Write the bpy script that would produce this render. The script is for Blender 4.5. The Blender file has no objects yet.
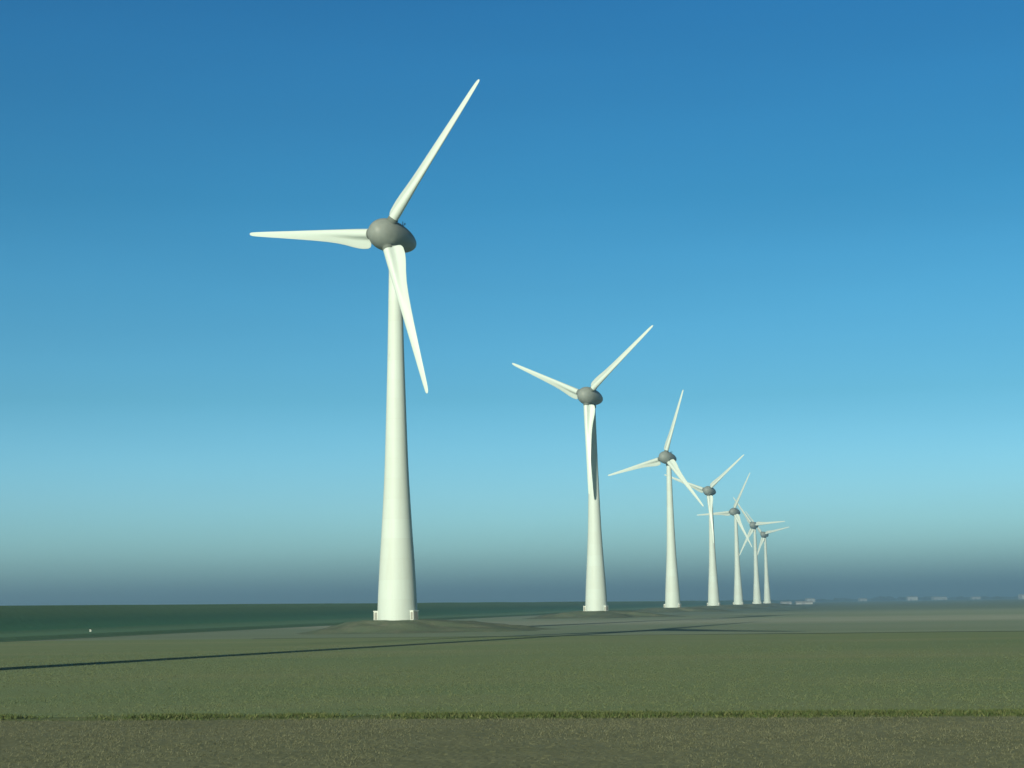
import bpy, math, random
import numpy as np
from mathutils import Matrix, Vector

rng = np.random.default_rng(7)
random.seed(7)
sc = bpy.context.scene
col = sc.collection
R = math.radians

# ------------------------------------------------------------------ helpers
def mesh_obj(name, verts, faces, mats, parent=None, smooth=False, mat_idx=None):
    me = bpy.data.meshes.new(name)
    me.from_pydata([tuple(v) for v in verts], [], [tuple(f) for f in faces])
    for m in (mats if isinstance(mats, (list, tuple)) else [mats]):
        me.materials.append(m)
    if mat_idx is not None:
        me.polygons.foreach_set('material_index', np.asarray(mat_idx, np.int32))
    if smooth:
        me.polygons.foreach_set('use_smooth', np.ones(len(me.polygons), bool))
    me.update()
    o = bpy.data.objects.new(name, me)
    col.objects.link(o)
    if parent:
        o.parent = parent
    return o

def fast_mesh(name, V, F, mat, smooth=False, colors=None):
    """V (n,3), F (m,k) constant k"""
    me = bpy.data.meshes.new(name)
    V = np.asarray(V, np.float32); F = np.asarray(F, np.int32)
    m, k = F.shape
    me.vertices.add(len(V)); me.vertices.foreach_set('co', V.ravel())
    me.loops.add(m * k); me.loops.foreach_set('vertex_index', F.ravel())
    me.polygons.add(m)
    me.polygons.foreach_set('loop_start', np.arange(0, m * k, k, dtype=np.int32))
    me.polygons.foreach_set('loop_total', np.full(m, k, np.int32))
    me.polygons.foreach_set('use_smooth', np.full(m, smooth, bool))
    if colors is not None:
        at = me.attributes.new('vary', 'FLOAT', 'POINT')
        at.data.foreach_set('value', np.asarray(colors, np.float32))
    me.materials.append(mat)
    me.update(calc_edges=True); me.validate()
    o = bpy.data.objects.new(name, me)
    col.objects.link(o)
    return o

def tag(o, label=None, cat=None, group=None, kind=None):
    if label: o['label'] = label
    if cat: o['category'] = cat
    if group: o['group'] = group
    if kind: o['kind'] = kind
    return o

def empty(name, loc, rz=0):
    o = bpy.data.objects.new(name, None)
    o.empty_display_size = 1
    o.location = loc; o.rotation_euler = (0, 0, rz)
    col.objects.link(o)
    return o

def lathe(profile, n=48, axis='z'):
    """profile [(r, t)] -> verts, faces ; ends with r=0 become poles"""
    V, F, rings = [], [], []
    for r, t in profile:
        if r <= 1e-6:
            rings.append([len(V)]); V.append((0, 0, t))
        else:
            s = len(V)
            for k in range(n):
                a = 2 * math.pi * k / n
                V.append((r * math.cos(a), r * math.sin(a), t))
            rings.append(list(range(s, s + n)))
    for a, b in zip(rings[:-1], rings[1:]):
        for k in range(n):
            k2 = (k + 1) % n
            if len(a) == 1 and len(b) == 1: continue
            if len(a) == 1: F.append((a[0], b[k2], b[k]))
            elif len(b) == 1: F.append((a[k], a[k2], b[0]))
            else: F.append((a[k], a[k2], b[k2], b[k]))
    return V, F

def box(x0, x1, y0, y1, z0, z1, M=None, base=0):
    V = [(x, y, z) for z in (z0, z1) for y in (y0, y1) for x in (x0, x1)]
    if M is not None: V = [tuple(M @ Vector(v)) for v in V]
    F = [(0, 2, 3, 1), (4, 5, 7, 6), (0, 1, 5, 4), (2, 6, 7, 3), (0, 4, 6, 2), (1, 3, 7, 5)]
    return V, [tuple(i + base for i in f) for f in F]

def boxes(lst):
    V, F = [], []
    for b in lst:
        v, f = box(*b[:6], M=(b[6] if len(b) > 6 else None), base=len(V))
        V += v; F += f
    return V, F

def smoothnoise(n, m, k, seed):
    g = np.random.default_rng(seed).normal(size=(n, m))
    for ax in (0, 1):
        for _ in range(2):
            kk = k[ax]
            if kk > 1:
                c = np.cumsum(np.pad(g, [(kk, 0) if a == ax else (0, 0) for a in (0, 1)], mode='wrap'), axis=ax)
                g = (c[kk:] - c[:-kk]) if ax == 0 else (c[:, kk:] - c[:, :-kk])
    return g / g.std()

# ------------------------------------------------------------------ materials
class NT:
    def __init__(s, name):
        s.m = bpy.data.materials.new(name); s.m.use_nodes = True
        s.n = s.m.node_tree.nodes; s.l = s.m.node_tree.links
        s.b = s.n['Principled BSDF']
    def add(s, t, **kw):
        n = s.n.new(t)
        for k, v in kw.items(): setattr(n, k, v)
        return n
    def link(s, a, b): s.l.new(a, b)
    def pos(s):
        return s.add('ShaderNodeNewGeometry').outputs['Position']
    def obj(s):
        return s.add('ShaderNodeTexCoord').outputs['Object']
    def mapping(s, v, scale=(1, 1, 1), rot=(0, 0, 0), loc=(0, 0, 0)):
        n = s.add('ShaderNodeMapping'); n.inputs['Scale'].default_value = scale
        n.inputs['Rotation'].default_value = rot; n.inputs['Location'].default_value = loc
        s.link(v, n.inputs['Vector']); return n.outputs['Vector']
    def noise(s, v, scale, detail=4, rough=.6):
        n = s.add('ShaderNodeTexNoise'); n.inputs['Scale'].default_value = scale
        n.inputs['Detail'].default_value = detail; n.inputs['Roughness'].default_value = rough
        s.link(v, n.inputs['Vector']); return n.outputs['Fac']
    def ramp(s, f, stops, interp='LINEAR'):
        n = s.add('ShaderNodeValToRGB'); n.color_ramp.interpolation = interp
        e = n.color_ramp.elements
        while len(e) < len(stops): e.new(0.5)
        for el, (p, c) in zip(e, stops):
            el.position = p; el.color = (*c, 1) if len(c) == 3 else c
        s.link(f, n.inputs['Fac']); return n.outputs['Color']
    def mix(s, f, a, b, mode='MIX'):
        n = s.add('ShaderNodeMix', data_type='RGBA', blend_type=mode)
        for sock, v in ((n.inputs['Factor'], f), (n.inputs['A'], a), (n.inputs['B'], b)):
            sock = {'Factor': n.inputs[0], 'A': n.inputs[6], 'B': n.inputs[7]}[sock.name]
            if isinstance(v, (int, float)): sock.default_value = v
            elif isinstance(v, tuple): sock.default_value = (*v, 1)
            else: s.link(v, sock)
        return n.outputs[2]
    def math(s, op, a, b=0.0, clamp=False):
        n = s.add('ShaderNodeMath', operation=op, use_clamp=clamp)
        for k, v in enumerate((a, b)):
            if isinstance(v, (int, float)): n.inputs[k].default_value = v
            else: s.link(v, n.inputs[k])
        return n.outputs[0]
    def maprange(s, v, a, b, c=0, d=1):
        n = s.add('ShaderNodeMapRange'); s.link(v, n.inputs[0])
        for k, x in zip((1, 2, 3, 4), (a, b, c, d)): n.inputs[k].default_value = x
        return n.outputs[0]
    def sep(s, v):
        n = s.add('ShaderNodeSeparateXYZ'); s.link(v, n.inputs[0]); return n.outputs
    def bump(s, h, strength=.3, dist=.1):
        n = s.add('ShaderNodeBump'); n.inputs['Strength'].default_value = strength
        n.inputs['Distance'].default_value = dist
        s.link(h, n.inputs['Height']); s.link(n.outputs['Normal'], s.b.inputs['Normal'])
    def color(s, c):
        if isinstance(c, tuple): s.b.inputs['Base Color'].default_value = (*c, 1)
        else: s.link(c, s.b.inputs['Base Color'])
    def rough(s, r, spec=.3):
        s.b.inputs['Roughness'].default_value = r
        s.b.inputs['Specular IOR Level'].default_value = spec

# --- white tower concrete: cast rings with slightly different paint, faint dirt runs
t = NT('painted_concrete')
v = t.obj(); z = t.sep(v)[2]
ring = t.add('ShaderNodeTexWhiteNoise', noise_dimensions='1D')
t.link(t.math('FLOOR', t.math('DIVIDE', z, 3.62)), ring.inputs['W'])
joint = t.math('LESS_THAN', t.math('FRACT', t.math('DIVIDE', z, 3.62)), .022)
dirt = t.noise(t.mapping(v, (.9, .9, .06)), 1.0, 5, .65)
spots = t.noise(t.mapping(v, (.5, .5, .45), loc=(3, 7, 1)), 1.0, 3, .6)
WHITE = (.640, .75, .705)
c = t.mix(t.maprange(ring.outputs['Value'], 0, 1, 0, .30), WHITE, (.56, .62, .56))
c = t.mix(t.maprange(dirt, .52, .78, 0, .28), c, (.50, .53, .44))
c = t.mix(t.maprange(spots, .67, .78, 0, .35), c, (.40, .43, .38))
c = t.mix(t.math('MULTIPLY', joint, .22), c, (.45, .48, .42))
t.color(c); t.rough(.55, .3)
M_TOWER = t.m

t = NT('blade_gelcoat')
d = t.noise(t.mapping(t.obj(), (1, 1, .12)), 1.2, 4)
t.color(t.mix(t.maprange(d, .5, .8, 0, .25), WHITE, (.62, .65, .54))); t.rough(.38, .4)
M_BLADE = t.m

t = NT('nacelle_grey_paint')
v = t.obj()
d = t.noise(v, .9, 5, .6)
c = t.mix(t.maprange(d, .35, .75), (.235, .272, .250), (.285, .325, .300))
t.color(c); t.rough(.48, .3)
M_GREY = t.m
t = NT('dark_seal'); t.color((.10, .105, .10)); t.rough(.6); M_DARK = t.m
t = NT('collar_grey'); t.color((.155, .185, .165)); t.rough(.6, .1); M_COLLAR = t.m
t = NT('cabinet_white'); t.color((.74, .80, .74)); t.rough(.5); M_CAB = t.m
t = NT('louvre_grey')
w = t.add('ShaderNodeTexWave', bands_direction='Z'); w.inputs['Scale'].default_value = 4
t.link(t.obj(), w.inputs['Vector'])
t.color(t.ramp(w.outputs['Fac'], [(0, (.20, .21, .19)), (1, (.42, .43, .38))])); t.rough(.6); M_LOUVRE = t.m

# --- ground colours
def soil_field():
    """bare worked land beyond the crop: long strips across the view, grey-brown then dark green far off"""
    t = NT('worked_land')
    p = t.pos(); s = t.sep(p)
    vv = t.math('ADD', s[1], t.math('MULTIPLY', s[0], .27))          # distance measured across the strips
    wob = t.math('MULTIPLY', t.math('SUBTRACT', t.noise(t.mapping(p, (.004, .012, 1)), 1, 3), .5), 30)
    vw = t.math('ADD', vv, wob)
    strips = t.ramp(t.maprange(vw, 200, 1200), [
        (0.00, (.185, .215, .122)), (.045, (.175, .200, .118)), (.07, (.145, .175, .105)), (.10, (.165, .190, .118)),
        (.135, (.155, .190, .115)), (.16, (.20, .215, .145)), (.185, (.275, .275, .195)), (.24, (.265, .27, .19)),
        (.30, (.18, .215, .135)), (.42, (.20, .225, .15)), (.50, (.155, .195, .14)), (.62, (.10, .14, .105)), (1, (.085, .125, .10))])
    n1 = t.noise(t.mapping(p, (.02, .09, 1), (0, 0, .2)), 1, 5, .65)
    n2 = t.noise(p, 1.1, 6, .7)
    c = t.mix(t.maprange(n1, .3, .7, 0, .45), strips, (.125, .160, .095))
    c = t.mix(t.maprange(n2, .3, .8, 0, .3), c, (.28, .285, .195))
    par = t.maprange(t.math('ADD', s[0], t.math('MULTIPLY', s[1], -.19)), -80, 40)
    c = t.mix(1.0, c, t.mix(par, (1.38, 1.52, 1.60), (1.72, 1.86, 1.98)), 'MULTIPLY')  # blue-green lift puts distance haze into the soil colour
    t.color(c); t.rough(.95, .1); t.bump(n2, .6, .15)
    return t.m

def crop_mat():
    t = NT('young_crop')
    p = t.pos()
    n1 = t.noise(t.mapping(p, (.018, .05, 1), (0, 0, .15)), 1, 5, .6)
    n2 = t.noise(p, 2.6, 8, .75)
    n3 = t.noise(t.mapping(p, (.25, 2.2, 1), (0, 0, .16)), 1, 3, .6)
    c = t.ramp(n1, [(.30, (.225, .330, .145)), (.5, (.265, .350, .155)), (.7, (.325, .370, .18))])
    c = t.mix(t.maprange(n2, .35, .7, 0, .5), c, (.16, .19, .10))
    c = t.mix(t.maprange(n3, .4, .7, 0, .3), c, (.23, .22, .13))
    t.color(c); t.rough(.95, .1); t.bump(n2, .7, .12)
    return t.m

def stubble_mat():
    t = NT('stubble_soil')
    p = t.pos()
    n1 = t.noise(t.mapping(p, (.10, .3, 1), (0, 0, .12)), 1, 4, .6)
    n2 = t.noise(p, 26.0, 4, .8)
    n3 = t.noise(p, .5, 6, .75)
    c = t.ramp(n2, [(.30, (.162, .182, .100)), (.46, (.208, .226, .128)), (.60, (.238, .253, .146)), (.75, (.31, .32, .20))])
    c = t.mix(t.maprange(n1, .40, .70, 0, .40), c, (.145, .165, .082))
    c = t.mix(t.maprange(n3, .45, .75, 0, .35), c, (.11, .115, .062))
    t.color(c); t.rough(.95, .1); t.bump(n2, .5, .02)
    return t.m

def dike_mat():
    t = NT('dike_grass')
    p = t.pos(); s = t.sep(p)
    n1 = t.noise(t.mapping(p, (.03, .008, .2)), 1, 4, .6)
    n2 = t.noise(p, .5, 6, .75)
    # strips along the dike: mown verge, lush lower slope, drier upper slope
    h = t.math('ADD', s[2], t.math('MULTIPLY', t.math('SUBTRACT', n1, .5), 1.0))
    c = t.ramp(t.maprange(h, 0, 6), [(0.0, (.10, .19, .095)), (.09, (.125, .245, .13)), (.14, (.115, .24, .125)), (.2, (.070, .225, .115)), (.5, (.075, .22, .115)),
                                     (.68, (.115, .24, .12)), (.85, (.125, .235, .12)), (1, (.10, .20, .10))])
    c = t.mix(t.maprange(n2, .35, .75, 0, .4), c, (.055, .13, .062))
    t.color(c); t.rough(.95, .1); t.bump(n2, .5, .3)
    return t.m

def mound_mat():
    t = NT('mound_turf')
    p = t.pos()
    n1 = t.noise(p, .28, 5, .65); n2 = t.noise(p, 2.2, 6, .7)
    c = t.ramp(n1, [(.35, (.115, .160, .105)), (.52, (.140, .175, .115)), (.68, (.205, .22, .155))])
    c = t.mix(t.maprange(n2, .4, .75, 0, .5), c, (.095, .13, .08))
    t.color(c); t.rough(.95, .1); t.bump(n2, .7, .2)
    return t.m

def blade_grass(name, a, b, c3):
    t = NT(name)
    at = t.add('ShaderNodeAttribute', attribute_name='vary')
    t.color(t.ramp(at.outputs['Fac'], [(0, a), (.5, b), (1, c3)])); t.rough(.8, .15)
    return t.m

M_SOIL, M_CROP, M_STUB, M_DIKE, M_MOUND = soil_field(), crop_mat(), stubble_mat(), dike_mat(), mound_mat()

# ------------------------------------------------------------------ ground
far = 22000
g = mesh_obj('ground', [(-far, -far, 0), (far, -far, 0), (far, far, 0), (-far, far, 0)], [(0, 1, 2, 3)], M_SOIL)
tag(g, kind='structure')

def ditch_y(x): return 67.6 - .165 * x
def edge_y(x): return 241.5 - .30 * x

# young crop between the grass verge and the worked land
xs = [-700, -300, -120, -60, 0, 60, 120, 300, 420]
V = [(x, ditch_y(x), .012) for x in xs] + [(x, edge_y(x), .012) for x in xs]
n = len(xs)
cf = mesh_obj('crop_field', V, [(i, i + 1, n + i + 1, n + i) for i in range(n - 1)], M_CROP)
tag(cf, kind='structure')

# weedy ditch edge along the far side of the crop
xs = np.linspace(-40, 420, 180)
wv = smoothnoise(180, 2, (5, 1), 31) * .5
V = [(x, edge_y(x) - 1.9 + wv[i, 0], .022) for i, x in enumerate(xs)] + [(x, edge_y(x) + 1.9 + wv[i, 1], .022) for i, x in enumerate(xs)]
t = NT('ditch_weeds'); n2 = t.noise(t.pos(), .35, 5, .7)
t.color(t.ramp(n2, [(.3, (.055, .09, .045)), (.7, (.13, .165, .09))])); t.rough(.95, .1)
tag(mesh_obj('ditch', V, [(i, i + 1, 180 + i + 1, 180 + i) for i in range(179)], t.m), kind='structure')

# stubble: coarse apron plus a clod-by-clod patch where the camera can resolve it
nx, ny = 640, 190
gx = np.linspace(-33, 33, nx); ty = np.linspace(0, 1, ny)
GX = np.tile(gx, (ny, 1)); Y1 = ditch_y(GX) - .6
GY = 37 + (Y1 - 37) * ty[:, None]
hgt = smoothnoise(ny, nx, (1, 1), 1) * .016 + smoothnoise(ny, nx, (1, 2), 2) * .010 + smoothnoise(ny, nx, (5, 16), 3) * .003
row = np.sin((GY + .165 * GX) * 2 * math.pi / .75) * .005
hgt = np.clip((hgt + row) * .45 + .05, .006, .25)
fade = np.minimum(np.minimum(np.arange(nx), np.arange(nx)[::-1])[None, :] / 12, 1) * np.minimum(np.minimum(np.arange(ny), np.arange(ny)[::-1])[:, None] / 6, 1)
hgt = .006 + hgt * fade
idx = np.arange(nx * ny).reshape(ny, nx)
F = np.stack([idx[:-1, :-1], idx[:-1, 1:], idx[1:, 1:], idx[1:, :-1]], -1).reshape(-1, 4)
Vp = np.stack([GX, GY, hgt], -1).reshape(-1, 3)
ax = [-700, -33, 33, 700]
apron = [(-700, -400, .004), (700, -400, .004), (700, ditch_y(700), .004), (-700, ditch_y(-700), .004)]
Vall = np.vstack([Vp, np.array(apron)])
Fall = np.vstack([F, np.array([[len(Vp) + k for k in range(4)]])])
st = fast_mesh('stubble_field', Vall, Fall, M_STUB, smooth=False)
tag(st, kind='structure')

# verge between the two fields: a shallow grassy ridge
nv = 500
vx = np.linspace(-120, 110, nv)
prof = [(-1.5, .0), (-1.0, .04), (-.45, .07), (.1, .08), (.6, .05), (1.1, .02), (1.5, 0)]
hn = smoothnoise(nv, 7, (6, 1), 5) * .045
V = []
for i in range(nv):
    for j, (dy, z) in enumerate(prof):
        V.append((vx[i], ditch_y(vx[i]) + dy + hn[i, 3] * 1.5, max(.016, z * .7 + hn[i, j] * .35 * (z > 0) + .016)))
idx = np.arange(nv * 7).reshape(nv, 7)
F = np.stack([idx[:-1, :-1], idx[1:, :-1], idx[1:, 1:], idx[:-1, 1:]], -1).reshape(-1, 4)
t = NT('verge_turf'); p = t.pos(); n2 = t.noise(p, 1.6, 6, .7)
t.color(t.ramp(n2, [(.3, (.13, .175, .065)), (.55, (.17, .205, .085)), (.72, (.26, .26, .14))])); t.rough(.95, .1)
vg = fast_mesh('field_verge', V, F, t.m, smooth=True)
tag(vg, kind='structure')

# ---- low vegetation that nobody could count
def tufts(name, X, Y, Z, hmin, hmax, wid, lean, mat, nb=3, spread=.06):
    N = len(X) * nb
    bx = np.repeat(X, nb) + rng.normal(0, spread, N); by = np.repeat(Y, nb) + rng.normal(0, spread, N); bz = np.repeat(Z, nb)
    h = rng.uniform(hmin, hmax, N); a = rng.uniform(0, 2 * math.pi, N); w = wid * rng.uniform(.6, 1.4, N) / 2
    lx = rng.normal(0, lean, N) * h; ly = rng.normal(0, lean, N) * h
    A = np.stack([bx - w * np.cos(a), by - w * np.sin(a), bz], -1)
    B = np.stack([bx + w * np.cos(a), by + w * np.sin(a), bz], -1)
    D = np.stack([bx + lx, by + ly, bz + h], -1)
    V = np.stack([A, B, D], 1).reshape(-1, 3)
    F = np.arange(N * 3).reshape(N, 3)
    vary = np.repeat(np.repeat(rng.uniform(0, 1, len(X)), nb) * .6 + rng.uniform(0, .4, N), 3)
    o = fast_mesh(name, V, F, mat, colors=vary)
    return o

def hashfield(X, Y, sx, sy, seed):
    r = np.random.default_rng(seed); s = np.zeros_like(X)
    for _ in range(10):
        s += np.cos(X * r.normal(0, 1 / sx) + Y * r.normal(0, 1 / sy) + r.uniform(0, 6.28))
    return s / math.sqrt(5)

N = 60000
X = rng.uniform(-33, 33, N); Y = 40 + (ditch_y(X) - 1.2 - 40) * rng.uniform(0, 1, N)
k = hashfield(X, Y, 2.5, 4, 3) + rng.normal(0, .8, N) > -.4
o = tufts('stubble', X[k], Y[k], np.full(k.sum(), .03), .04, .11, .028, .6, blade_grass('straw', (.11, .125, .065), (.155, .165, .095), (.235, .24, .15)), 2)
tag(o, kind='stuff', label='dry stubble and weeds across the near strip of field', cat='stubble')

N = 75000
X = rng.uniform(-55, 55, N); u = 1 - np.sqrt(1 - rng.uniform(0, 1, N))
Y = ditch_y(X) + 1.2 + u * 130
rowd = .5
q = (Y + .165 * X); q = np.round(q / rowd) * rowd + rng.normal(0, .07, N); Y = q - .165 * X
k = (hashfield(X, Y, 5, 8, 4) + rng.normal(0, .9, N) > -.9) & (np.abs(X) < Y * .36 + 4)
o = tufts('seedlings', X[k], Y[k], np.full(k.sum(), .012), .03, .09, .04, .6, blade_grass('seedling_leaf', (.110, .150, .070), (.130, .165, .078), (.165, .190, .095)), 2)
tag(o, kind='stuff', label='young green crop plants covering the middle field', cat='crop')

N = 26000
X = rng.uniform(-45, 45, N); dy = rng.normal(.35, .75, N); Y = ditch_y(X) + dy
clump = hashfield(X, X * 0, 1.2, 9, 6) + hashfield(X, X * 0, 5, 9, 8)
k = clump + rng.normal(0, .9, N) > -1.6
sc_h = np.clip(.75 + .25 * clump, .4, 1.4)
o = tufts('verge_grass', X[k], Y[k], np.clip(.08 - .06 * np.abs(dy[k]), .014, .2), .05, .20, .06, .5, blade_grass('verge_leaf', (.05, .085, .025), (.085, .12, .04), (.19, .20, .085)), 3)
tag(o, kind='stuff', label='uneven grass growing on the verge between the fields', cat='grass')

# ---- sea dike on the left, running parallel with the row of turbines
def foot_x(y): return -141 + .2 * y
prof = [(-9, .02), (-6.5, .02), (-5.4, .02), (-4.6, .04), (-4.0, .50), (-1, .54), (10, .55), (22, .75), (25.5, 2.6), (29, 4.4), (31.5, 5.35), (34, 5.85), (36, 5.95), (41, 5.95), (44, 5.6), (64, -.5)]
ys = np.concatenate([np.arange(-300, 1200, 6), np.geomspace(1200, 9000, 60)])
wn = smoothnoise(len(ys), len(prof), (10, 1), 12)
V = []
for i, y in enumerate(ys):
    for j, (w, z) in enumerate(prof):
        zz = z + (wn[i, j] * .07 if z > .3 else 0)
        V.append((foot_x(y) - w, y, zz + .03))
m = len(prof); idx = np.arange(len(ys) * m).reshape(len(ys), m)
F = np.stack([idx[:-1, :-1], idx[1:, :-1], idx[1:, 1:], idx[:-1, 1:]], -1).reshape(-1, 4)
dk = fast_mesh('dike', V, F, M_DIKE, smooth=True)
tag(dk, kind='structure')

# ---- haze and sky are at the end

# ------------------------------------------------------------------ turbine
H, OVER, TILT, RB = 70.0, 3.4, R(4), 33.0

def tower_parts(root):
    pr = [(0, 3.62), (3, 3.54), (7, 3.34), (10.9, 3.12), (16, 2.78), (21.8, 2.44), (26, 2.22), (31, 2.03), (40, 1.76), (48, 1.53), (54.5, 1.39), (61, 1.25), (66.6, 1.14)]
    fine = []
    zs = [a for a, b in pr]; rs = [b for a, b in pr]
    for zz in np.linspace(0, 66.6, 60):
        fine.append((float(np.interp(zz, zs, rs)), float(zz)))
    rr = np.array([f[0] for f in fine]); rr[1:-1] = (rr[:-2] + rr[1:-1] * 2 + rr[2:]) / 4
    fine = [(float(r_), f[1]) for r_, f in zip(rr, fine)]
    V, F = lathe([(3.62, -1.2)] + fine + [(0, 66.6)], 64)
    tw = mesh_obj('tower', V, F, M_TOWER, root, smooth=True)
    # yaw bearing skirt at the top
    V, F = lathe([(0, 66.3), (1.22, 66.3), (1.34, 66.5), (1.38, 68.2), (0, 68.2)], 48)
    mesh_obj('yaw_bearing', V, F, M_COLLAR, root, smooth=False)
    # side cabinets clamped to the foot
    for sgn in (1, -1):
        a = R(-2) if sgn > 0 else R(34 + 180)
        M = Matrix.Rotation(a, 4, 'Z')
        V, F = boxes([(3.30, 4.20, -.70, .70, -.3, 1.60, M), (3.28, 4.30, -.80, .80, 1.60, 1.74, M)])
        cab = mesh_obj('side_cabinet', V, F, M_CAB, root)
        V, F = boxes([(3.62, 4.08, -.73, -.702, .15, 1.45, M), (4.202, 4.23, -.50, .50, .15, 1.45, M), (3.62, 4.08, .702, .73, .15, 1.45, M)])
        mesh_obj('louvre', V, F, M_LOUVRE, cab)
    # door on the side facing the camera side path, with steps
    M = Matrix.Rotation(R(150), 4, 'Z')
    V, F = boxes([(3.30, 3.50, -.5, .5, .25, 2.5, M)])
    dr = mesh_obj('door', V, F, M_CAB, root)
    V, F = boxes([(3.50, 3.56, .32, .42, 1.2, 1.45, M)])
    mesh_obj('handle', V, F, M_DARK, dr)

AX = Vector((0, -math.cos(TILT), math.sin(TILT)))
HUBC = Vector((0, 0, H)) + AX * OVER
TILTM = Matrix.Rotation(-TILT, 4, 'X')

def egg(pts, n=56):
    """lathe round the rotor axis: pts (r, s) with s metres ahead of the blade plane"""
    V, F = lathe(pts, n)
    out = []
    for x, y, s in V:
        # lathe axis z -> ahead (-Y local)
        w = TILTM @ Vector((x, -s, y))
        out.append(HUBC + w)
    return out, F

def spline(pts, n):
    s = np.array([p[1] for p in pts]); r = np.array([p[0] for p in pts])
    t = np.linspace(s[0], s[-1], n)
    # use sqrt-friendly sampling at the rounded ends
    return [(float(max(0, np.interp(a, s, r))), float(a)) for a in t]

def ellipse_prof(s0, s1, smax, rmax, pf, pb, n=60, lo=None, hi=None):
    out = []
    for k in range(n + 1):
        # cosine spacing along whole egg
        a = s0 + (s1 - s0) * (1 - math.cos(math.pi * k / n)) / 2
        if a < smax: q = (smax - a) / (smax - s0); r = rmax * max(0, 1 - q ** pb) ** (1 / 1.85)
        else: q = (a - smax) / (s1 - smax); r = rmax * max(0, 1 - q ** pf) ** (1 / 2.0)
        out.append((r, a))
    return out

def blade_mesh():
    V, F = [], []
    npt = 28
    rs = [2.85, 3.17, 3.2, 3.35, 3.6, 4.1, 5.2, 6.2, 7.5, 9, 11, 13.5, 16.5, 19.5, 22.5, 25.5, 28, 30, 31.2, 32.0, 32.6, 32.9, 33.0]
    R_ = lambda r, tb: float(np.interp(r, [a for a, b in tb], [b for a, b in tb]))
    # half thickness of spar, chord ahead of the pitch axis, chord behind it
    thick = [(3.1, .92), (4, .92), (5, .90), (7.5, .78), (11, .55), (16.5, .34), (22.5, .22), (28, .13), (31.2, .08), (32.6, .05), (33, .02)]
    lead = [(3.1, .92), (4, .92), (5, .92), (7.5, .88), (11, .80), (16.5, .68), (22.5, .55), (28, .44), (31.2, .35), (32.6, .27), (32.9, .17), (33, .06)]
    trail = [(2.85, .92), (3.17, .92), (3.2, 2.0), (3.35, 2.4), (3.6, 2.65), (4.1, 2.82), (5.2, 2.86), (6.2, 2.75), (7.5, 2.5), (9, 2.15), (11, 1.80), (13.5, 1.52), (16.5, 1.30), (19.5, 1.12), (22.5, .96), (25.5, .80), (28, .68), (30, .58), (31.2, .51), (32.0, .44), (32.6, .34), (32.9, .2), (33, .06)]
    twist = [(3.1, 24), (5, 23), (8, 19), (12, 14), (18, 8), (25, 4), (33, 1)]
    airf = [(3.1, 0), (4.5, 0), (8, .25), (13, .75), (17, 1), (33, 1)]
    for r in rs:
        tk, a, b, w = R_(r, thick), R_(r, lead), R_(r, trail), R_(r, airf)
        be = R(R_(r, twist))
        ring = []
        for k in range(npt):
            ph = 2 * math.pi * k / npt
            # upper k<npt/2, lower otherwise ; x runs from -a (lead) to b (trail)
            c0 = -math.cos(ph)
            sgn = 1 if math.sin(ph) >= 0 else -1
            # x distribution
            if b > tk * 1.05:
                x = -a + (a + b) * (1 + c0) / 2
            else:
                x = tk * c0
            # spar-with-flap section
            if abs(x) < tk: ts = math.sqrt(max(0, tk * tk - x * x)) * (1 if x < 0 or b <= tk * 1.05 else 1)
            else: ts = 0
            if x < 0: ts = tk * math.sqrt(max(0, 1 - (x / a) ** 2))
            if b > tk * 1.05 and x > 0:
                q = x / b; ts = max(ts, .17 * (1 - q) + .035 * (1 - q ** 8))
            # aerofoil section
            q = (x + a) / (a + b) if a + b > 0 else 0
            ta = tk * 2.55 * (1.4845 * math.sqrt(max(q, 0)) - .63 * q - 1.758 * q * q + 1.4215 * q ** 3 - .5075 * q ** 4) / 1.0 * .78
            th_ = ts * (1 - w) + max(0, ta) * w
            y = sgn * th_ * (1 if sgn > 0 else 1)
            # local frame: trailing edge to -X and downwind (+Y)
            px = -x * math.cos(be) - y * math.sin(be) * 1
            py = x * math.sin(be) - y * math.cos(be)
            py -= r * math.tan(R(1.0))
            py -= .004 * max(0, r - 20) ** 1.6 * .25
            V.append((px, py, r)); ring.append(len(V) - 1)
    nr = len(rs)
    for i in range(nr - 1):
        for k in range(npt):
            k2 = (k + 1) % npt
            F.append((i * npt + k, i * npt + k2, (i + 1) * npt + k2, (i + 1) * npt + k))
    F.append(tuple(range(npt))[::-1]); F.append(tuple((nr - 1) * npt + k for k in range(npt)))
    return V, F

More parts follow.
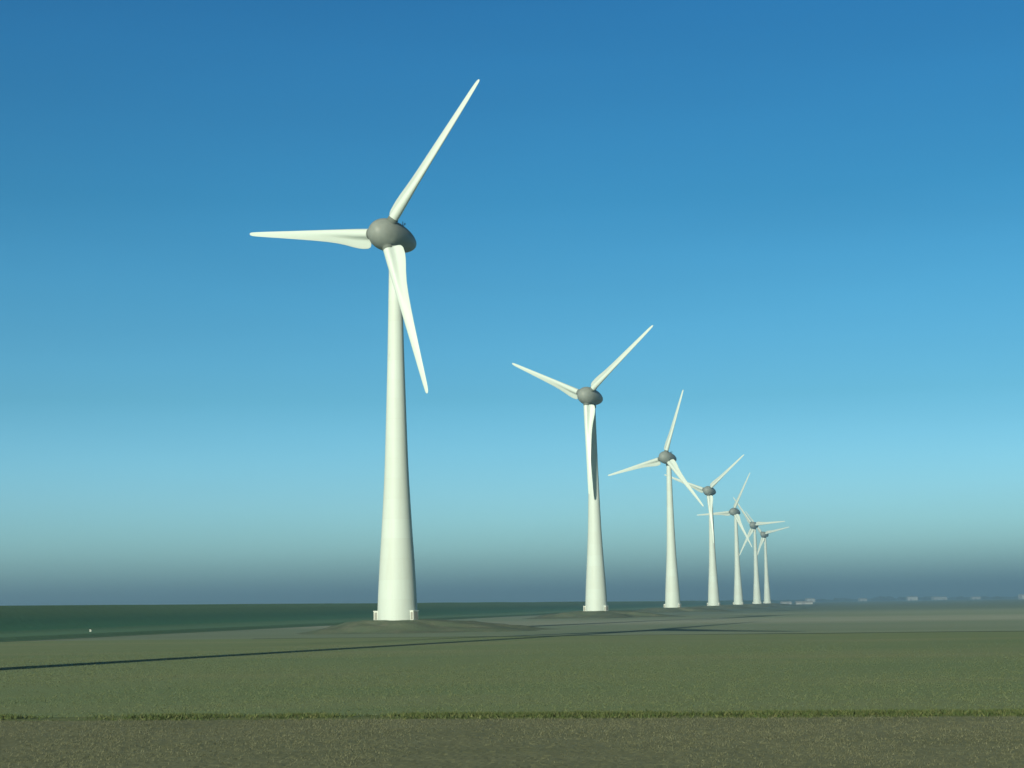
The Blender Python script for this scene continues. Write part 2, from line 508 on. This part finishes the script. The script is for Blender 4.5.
def make_turbine():
    root = empty('wind_turbine', (0, 0, 0))
    tower_parts(root)
    full = ellipse_prof(-9.3, 3.25, -1.0, 2.97, 2.15, 1.75, 64)
    CUT = -1.1
    front = [(r, s) for r, s in full if s > CUT + .05]
    rc = float(np.interp(CUT, [s for r, s in full], [r for r, s in full]))
    back = [(r, s) for r, s in full if s < CUT - .05]
    V, F = egg(back + [(rc - .012, CUT - .02), (rc - .03, CUT + .4)])
    nc = mesh_obj('nacelle', V, F, M_GREY, root, smooth=False)
    nc.data.polygons.foreach_set('use_smooth', np.ones(len(nc.data.polygons), bool))
    V, F = egg([(rc, CUT)] + front)
    hb = mesh_obj('hub', V, F, M_GREY, root, smooth=True)
    # wind sensor mast on the back of the nacelle
    sx = -5.6
    rtop = float(np.interp(sx, [s for r, s in full], [r for r, s in full]))
    base = HUBC + TILTM @ Vector((0, -sx, rtop - .1))
    V, F = boxes([(-.05, .05, -.05, .05, 0, 1.5), (-.55, .55, -.04, .04, .78, .86), (-.57, -.43, -.09, .09, .86, 1.2), (.43, .57, -.09, .09, .86, 1.15), (-.3, -.24, -.03, .03, .1, .78), (.24, .30, -.03, .03, .1, .78)])
    ws = mesh_obj('wind_sensor', [(base[0] + v[0], base[1] + v[1], base[2] + v[2]) for v in V], F, M_DARK, root)
    bV, bF = blade_mesh()
    bme = None; cme = None
    for k in range(3):
        if bme is None:
            b = mesh_obj('blade', bV, bF, M_BLADE, root, smooth=True); bme = b.data
            V, F = lathe([(0, 1.6), (1.10, 1.6), (1.10, 2.66), (1.05, 2.74), (.985, 2.76), (.985, 3.42), (0, 3.42)], 36)
            c = mesh_obj('collar', V, F, M_COLLAR, b, smooth=False); cme = c.data
        else:
            b = bpy.data.objects.new('blade', bme); col.objects.link(b); b.parent = root
            c = bpy.data.objects.new('collar', cme); col.objects.link(c); c.parent = b
        b['rotor_index'] = k
    return root

def set_rotor(root, angs):
    k = 0
    for ch in root.children:
        if ch.name.startswith('blade'):
            ch.matrix_local = Matrix.Translation(HUBC) @ TILTM @ Matrix.Rotation(R(angs[k]), 4, 'Y')
            k += 1

def copy_tree(o, parent=None):
    c = o.copy(); col.objects.link(c)
    if parent: c.parent = parent
    for ch in o.children: copy_tree(ch, c)
    return c

GROUP = 'white wind turbines in a row'
ZB = 2.1
SPEC = [  # x, y, yaw, blade angles, label, mound radius, tail
    (-21.2, 298.99, -33.5, (39.3, 159.4, 277.7), 'nearest and largest white wind turbine, one blade level to the left, on a low mound'),
    (26.25, 540.5, -36.0, (51.5, 176.0, 294.5), 'second white wind turbine from the front, its lowest blade shading its own tower'),
    (73.46, 777.5, -38.8, (18.5, 137.9, 258.2), 'third white wind turbine from the front, one blade almost upright, one dipping to the left'),
    (121.3, 1018.0, -36.3, (51.2, 172.0, 291.0), 'fourth white wind turbine from the front, left blade passing behind the tower of the third'),
    (169.1, 1262.0, -41.0, (28.3, 147.6, 268.2), 'fifth white wind turbine from the front, level left blade crossing the tower of the fourth'),
    (216.4, 1490.0, -37.5, (86.7, 206.8, 323.0), 'sixth white wind turbine, second smallest, with one blade level to the right'),
    (257.4, 1701.0, -43.0, (79.2, 198.6, 318.9), 'farthest and smallest white wind turbine at the right end of the row'),
    (-77.5, 58.0, -37.0, (97.0, 217.0, 337.0), 'white wind turbine off frame to the left whose long shadow crosses the green field'),
]

def mound(x, y, r, seed, long=1.0):
    rr = np.random.default_rng(seed)
    na, nr = 72, 16
    ph = rr.uniform(0, 6.28, 8); am = rr.normal(0, .06, 8)
    V = []
    for i in range(nr + 1):
        q = i / nr
        for k in range(na):
            a = 2 * math.pi * k / na
            wob = 1 + sum(am[m_] * math.cos((m_ + 1) * a + ph[m_]) for m_ in range(8))
            R0 = r * wob * (1 + (long - 1) * max(0, math.cos(a)) ** 2)
            rad = 4.2 + (R0 - 4.2) * q if i else 0.0
            prof_ = ZB + .06 if i == 0 else None
            s = 1 - q
            hz = (ZB + .06) * (s * s * (3 - 2 * s)) ** .85
            if 0 < q < 1:
                hz += (.20 * math.sin(3.1 * a + 9 * q + ph[0]) + .14 * math.sin(7.3 * a - 13 * q + ph[1])) * math.sin(math.pi * q) + rr.normal(0, .05) * math.sin(math.pi * q)
            if i == 0: hz = ZB + .06
            V.append((x + rad * math.cos(a), y + rad * math.sin(a) * .8, max(hz, .0) + (.02 if q < 1 else -.05)))
    idx = np.arange((nr + 1) * na).reshape(nr + 1, na)
    F = np.stack([idx[:-1], np.roll(idx[:-1], -1, 1), np.roll(idx[1:], -1, 1), idx[1:]], -1).reshape(-1, 4)[:, ::-1]
    o = fast_mesh('mound', V, F, M_MOUND, smooth=True)
    tag(o, kind='structure')

proto = make_turbine()
for i, (x, y, yaw, angs, lab) in enumerate(SPEC):
    o = proto if i == 0 else copy_tree(proto)
    o.location = (x, y, ZB); o.rotation_euler = (0, 0, R(yaw))
    set_rotor(o, angs)
    tag(o, lab, 'wind turbine', GROUP)
    mound(x, y, [20, 26, 30, 30, 30, 30, 30, 16][i], 20 + i, [1.45, 1.1, 1.1, 1.1, 1.1, 1.1, 1.1, 1.0][i])
    for ch in list(o.children):
        if 'rotor_index' in ch: del ch['rotor_index']

# ------------------------------------------------------------------ camera numbers (used to set far things out along the horizon)
f, PITCH, ROLL, HC = 1650.0, math.atan(221 / 1650), R(.9), 4.5
cam = bpy.data.cameras.new('camera'); cam.sensor_width = 36; cam.lens = 36 * f / 1024
cam.clip_start = .5; cam.clip_end = 60000
co = bpy.data.objects.new('camera', cam); col.objects.link(co)
fw = Vector((0, math.cos(PITCH), math.sin(PITCH))); up = Vector((0, -math.sin(PITCH), math.cos(PITCH))); rt = Vector((1, 0, 0))
rt2 = rt * math.cos(ROLL) - up * math.sin(ROLL); up2 = up * math.cos(ROLL) + rt * math.sin(ROLL)
mw = Matrix((( rt2.x, up2.x, -fw.x, 0), (rt2.y, up2.y, -fw.y, 0), (rt2.z, up2.z, -fw.z, HC), (0, 0, 0, 1)))
co.matrix_world = mw
sc.camera = co

# ------------------------------------------------------------------ little white posts on the dike verge
t = NT('post_white'); t.color((.62, .66, .60)); t.rough(.6); M_POST = t.m
def post(x, y, z, h, lab):
    r0 = empty('marker_post', (x, y, z), R(20))
    V, F = boxes([(-.16, .16, -.12, .12, -.1, h * .8)])
    mesh_obj('shaft', V, F, M_POST, r0)
    V, F = lathe([(.24, h * .8), (.24, h * .86), (.12, h), (0, h)], 12)
    mesh_obj('cap', V, F, M_POST, r0)
    tag(r0, lab, 'post')
post(-84.2, 330, .50, .52, 'tiny white marker post on the dike verge in the left field')

# ------------------------------------------------------------------ far low buildings and trees on the right
def wallmat(name, c):
    t = NT(name); n_ = t.noise(t.obj(), .3, 3)
    t.color(t.mix(t.maprange(n_, .3, .7, 0, .3), c, tuple(q * .75 for q in c))); t.rough(.7, .2); return t.m
M_W1 = wallmat('white_sheeting', (.42, .45, .44)); M_W2 = wallmat('grey_sheeting', (.34, .37, .37)); M_RF = wallmat('pale_roof', (.38, .41, .41)); M_DOOR = wallmat('grey_doorway', (.22, .235, .24))

def shed(xpx, d, L, h, D, rz, wm, rm, lab):
    X = (xpx - 512) / f * d
    r0 = empty('shed', (X, d, 0), R(rz))
    V, F = boxes([(-L / 2, L / 2, -D / 2, D / 2, 0, h)])
    mesh_obj('wall', V, F, wm, r0)
    e, rh = .5, min(D * .12, 2.2)
    V = [(-L/2-e, -D/2-e, h+.01), (L/2+e, -D/2-e, h+.01), (L/2+e, D/2+e, h+.01), (-L/2-e, D/2+e, h+.01), (-L/2-e, 0, h+rh), (L/2+e, 0, h+rh)]
    F = [(0, 1, 5, 4), (2, 3, 4, 5), (0, 4, 3), (1, 2, 5), (3, 2, 1, 0)]
    mesh_obj('roof', V, F, rm, r0)
    for k in range(max(1, int(L // 18))):
        x0 = -L / 2 + 6 + k * 18
        V, F = boxes([(x0, x0 + 4, -D / 2 - .06, -D / 2 - .003, .02, min(3.6, h - .4))])
        mesh_obj('door', V, F, M_DOOR, r0)
    tag(r0, lab, 'shed', 'pale sheds along the horizon')
shed(780, 2150, 13, 2.4, 10, 2, M_W2, M_RF, 'small pale shed just right of the farthest turbine foot')
shed(798, 1950, 19, 2.2, 12, -4, M_W2, M_RF, 'long low pale shed right of the farthest turbine, nearest to the field')
shed(804, 4100, 20, 8.0, 22, 3, M_W1, M_W1, 'pale shed seen just above the long low one beside the farthest turbine')
shed(856, 4300, 18, 6.0, 20, 5, M_W2, M_RF, 'grey shed between the farthest turbine and the middle of the right horizon')
shed(905, 4400, 26, 9.0, 26, -3, M_W1, M_RF, 'pale hazy shed in the middle of the right horizon')
shed(932, 4500, 36, 7.5, 26, 4, M_W2, M_RF, 'wide grey shed right of the pale hazy one on the horizon')
shed(968, 4500, 22, 6.0, 20, 0, M_W2, M_RF, 'small grey shed left of the bright one at the frame edge')
shed(1019, 3600, 30, 8.5, 24, 3, M_W1, M_W1, 'bright white shed at the right edge of the frame on the horizon')

# a far belt of trees that reads as one mass: leaf clumps with uneven outline
def wood(name, clumps, lab):
    V, F = [], []
    for (cx, cy, w, hgt_) in clumps:
        nl = int(70 + w * 4)
        for _ in range(nl):
            a = rng.uniform(-1, 1); b = rng.uniform(0, 1)
            env = math.sqrt(max(0, 1 - a * a))
            px = cx + a * w / 2 + rng.normal(0, .4); pz = .3 + b * hgt_ * (.35 + .65 * env); py = cy + rng.normal(0, 3)
            s = rng.uniform(1.2, 2.6)
            d1 = Vector(rng.normal(size=3)).normalized() * s; d2 = Vector(rng.normal(size=3)).normalized() * s
            c = Vector((px, py, pz)); k = len(V)
            V += [c + d1, c + d2, c - d1, c - d2]; F.append((k, k + 1, k + 2, k + 3))
    t = NT(name + '_leaf'); at = t.add('ShaderNodeObjectInfo')
    n_ = t.noise(t.pos(), .2, 3)
    t.color(t.ramp(n_, [(.3, (.035, .055, .03)), (.7, (.075, .095, .05))])); t.rough(.9, .1)
    o = fast_mesh(name, [tuple(v) for v in V], F, t.m)
    tag(o, lab, 'trees', kind='stuff')
cl = []
for _ in range(330):
    d = rng.uniform(4800, 7500); xp = rng.uniform(560, 1250)
    hh = rng.uniform(3, 8) * (.6 + .5 * (math.sin(xp * .03) * .5 + .5))
    cl.append(((xp - 512) / f * d, d, rng.uniform(14, 50), hh * 1.6))
wood('far_trees', cl, 'low hazy belt of trees and hedges along the right horizon')

# ------------------------------------------------------------------ light
SUN_EL = R(16.6); sdir = Vector((.42, .9075, 0)).normalized()
to_sun = Vector((-sdir.x * math.cos(SUN_EL), -sdir.y * math.cos(SUN_EL), math.sin(SUN_EL)))
sl = bpy.data.lights.new('sun', 'SUN'); sl.energy = 5.0; sl.angle = R(.5); sl.color = (1.0, .955, .755)
so = bpy.data.objects.new('sun', sl); col.objects.link(so)
so.rotation_euler = (-to_sun).to_track_quat('-Z', 'Y').to_euler()
so.location = (0, -50, 200)

w = bpy.data.worlds.new('World'); sc.world = w; w.use_nodes = True
nt = w.node_tree; bg = nt.nodes['Background']
sky = nt.nodes.new('ShaderNodeTexSky'); sky.sky_type = 'NISHITA'; sky.sun_disc = False
sky.sun_elevation = SUN_EL; sky.sun_rotation = math.atan2(to_sun.x, to_sun.y)
sky.air_density = 1.2; sky.dust_density = .6; sky.ozone_density = 3.0
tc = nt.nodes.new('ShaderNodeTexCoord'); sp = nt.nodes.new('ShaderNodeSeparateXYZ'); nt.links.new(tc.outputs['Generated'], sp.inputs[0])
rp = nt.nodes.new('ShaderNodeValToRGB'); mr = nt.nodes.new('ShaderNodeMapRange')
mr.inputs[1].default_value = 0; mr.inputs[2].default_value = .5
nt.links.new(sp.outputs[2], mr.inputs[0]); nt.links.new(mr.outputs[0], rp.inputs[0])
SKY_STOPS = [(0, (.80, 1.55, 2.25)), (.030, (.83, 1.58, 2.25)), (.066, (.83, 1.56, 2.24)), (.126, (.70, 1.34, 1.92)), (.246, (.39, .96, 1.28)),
             (.366, (.275, .85, 1.13)), (.484, (.175, .73, 1.0)), (.704, (.120, .63, .95)), (.78, (.07, .34, .50)), (1, (.035, .19, .29))]  # last stops darken the unseen zenith to lower the ambient light
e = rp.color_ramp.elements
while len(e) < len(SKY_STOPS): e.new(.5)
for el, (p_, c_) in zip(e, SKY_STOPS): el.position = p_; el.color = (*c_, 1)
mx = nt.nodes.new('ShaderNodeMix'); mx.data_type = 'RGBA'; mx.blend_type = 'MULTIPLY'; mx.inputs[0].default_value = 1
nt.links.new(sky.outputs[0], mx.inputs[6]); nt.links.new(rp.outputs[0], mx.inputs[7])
# faint uneven streaks low in the sky, and the unseen sky on the sun's side dimmed to deepen shadows
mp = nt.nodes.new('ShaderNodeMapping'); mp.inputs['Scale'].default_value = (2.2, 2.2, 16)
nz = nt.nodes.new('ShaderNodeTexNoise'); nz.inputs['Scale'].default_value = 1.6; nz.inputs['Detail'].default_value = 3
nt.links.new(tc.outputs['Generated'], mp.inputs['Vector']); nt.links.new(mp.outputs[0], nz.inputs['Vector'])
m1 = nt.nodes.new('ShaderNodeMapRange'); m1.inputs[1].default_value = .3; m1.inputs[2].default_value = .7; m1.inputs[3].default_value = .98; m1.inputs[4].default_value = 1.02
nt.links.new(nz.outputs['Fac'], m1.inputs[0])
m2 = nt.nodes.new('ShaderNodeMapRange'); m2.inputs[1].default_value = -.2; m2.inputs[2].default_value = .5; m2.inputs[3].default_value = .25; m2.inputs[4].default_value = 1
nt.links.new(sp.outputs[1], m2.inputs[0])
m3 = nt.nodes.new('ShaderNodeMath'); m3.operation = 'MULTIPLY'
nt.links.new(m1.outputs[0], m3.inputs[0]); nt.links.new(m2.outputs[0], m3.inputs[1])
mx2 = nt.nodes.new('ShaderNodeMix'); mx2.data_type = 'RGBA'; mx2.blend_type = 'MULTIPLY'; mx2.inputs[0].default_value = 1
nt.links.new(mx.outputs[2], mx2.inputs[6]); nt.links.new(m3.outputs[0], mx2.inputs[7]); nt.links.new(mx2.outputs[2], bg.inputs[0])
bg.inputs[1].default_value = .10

# ------------------------------------------------------------------ haze: one closed box of even air
HZ = 21000
V, F = box(-HZ, HZ, -HZ, HZ, -1.6, 112)
hm = bpy.data.materials.new('haze_air'); hm.use_nodes = True
hn_ = hm.node_tree.nodes; hn_.remove(hn_['Principled BSDF'])
pv = hn_.new('ShaderNodeVolumePrincipled'); pv.inputs['Color'].default_value = (.55, .80, 1.0, 1)
pv.inputs['Density'].default_value = .00034; pv.inputs['Anisotropy'].default_value = .4
hm.node_tree.links.new(pv.outputs[0], hn_['Material Output'].inputs['Volume'])
hz = mesh_obj('haze', V, F, hm)
tag(hz, kind='stuff', label='thin blue haze lying over the flat land', cat='haze')

# ------------------------------------------------------------------ render settings
sc.view_settings.view_transform = 'Standard'; sc.view_settings.look = 'None'
sc.view_settings.exposure = 0; sc.view_settings.gamma = 1
sc.cycles.use_denoising = True
sc.cycles.volume_bounces = 1
sc.cycles.max_bounces = 6
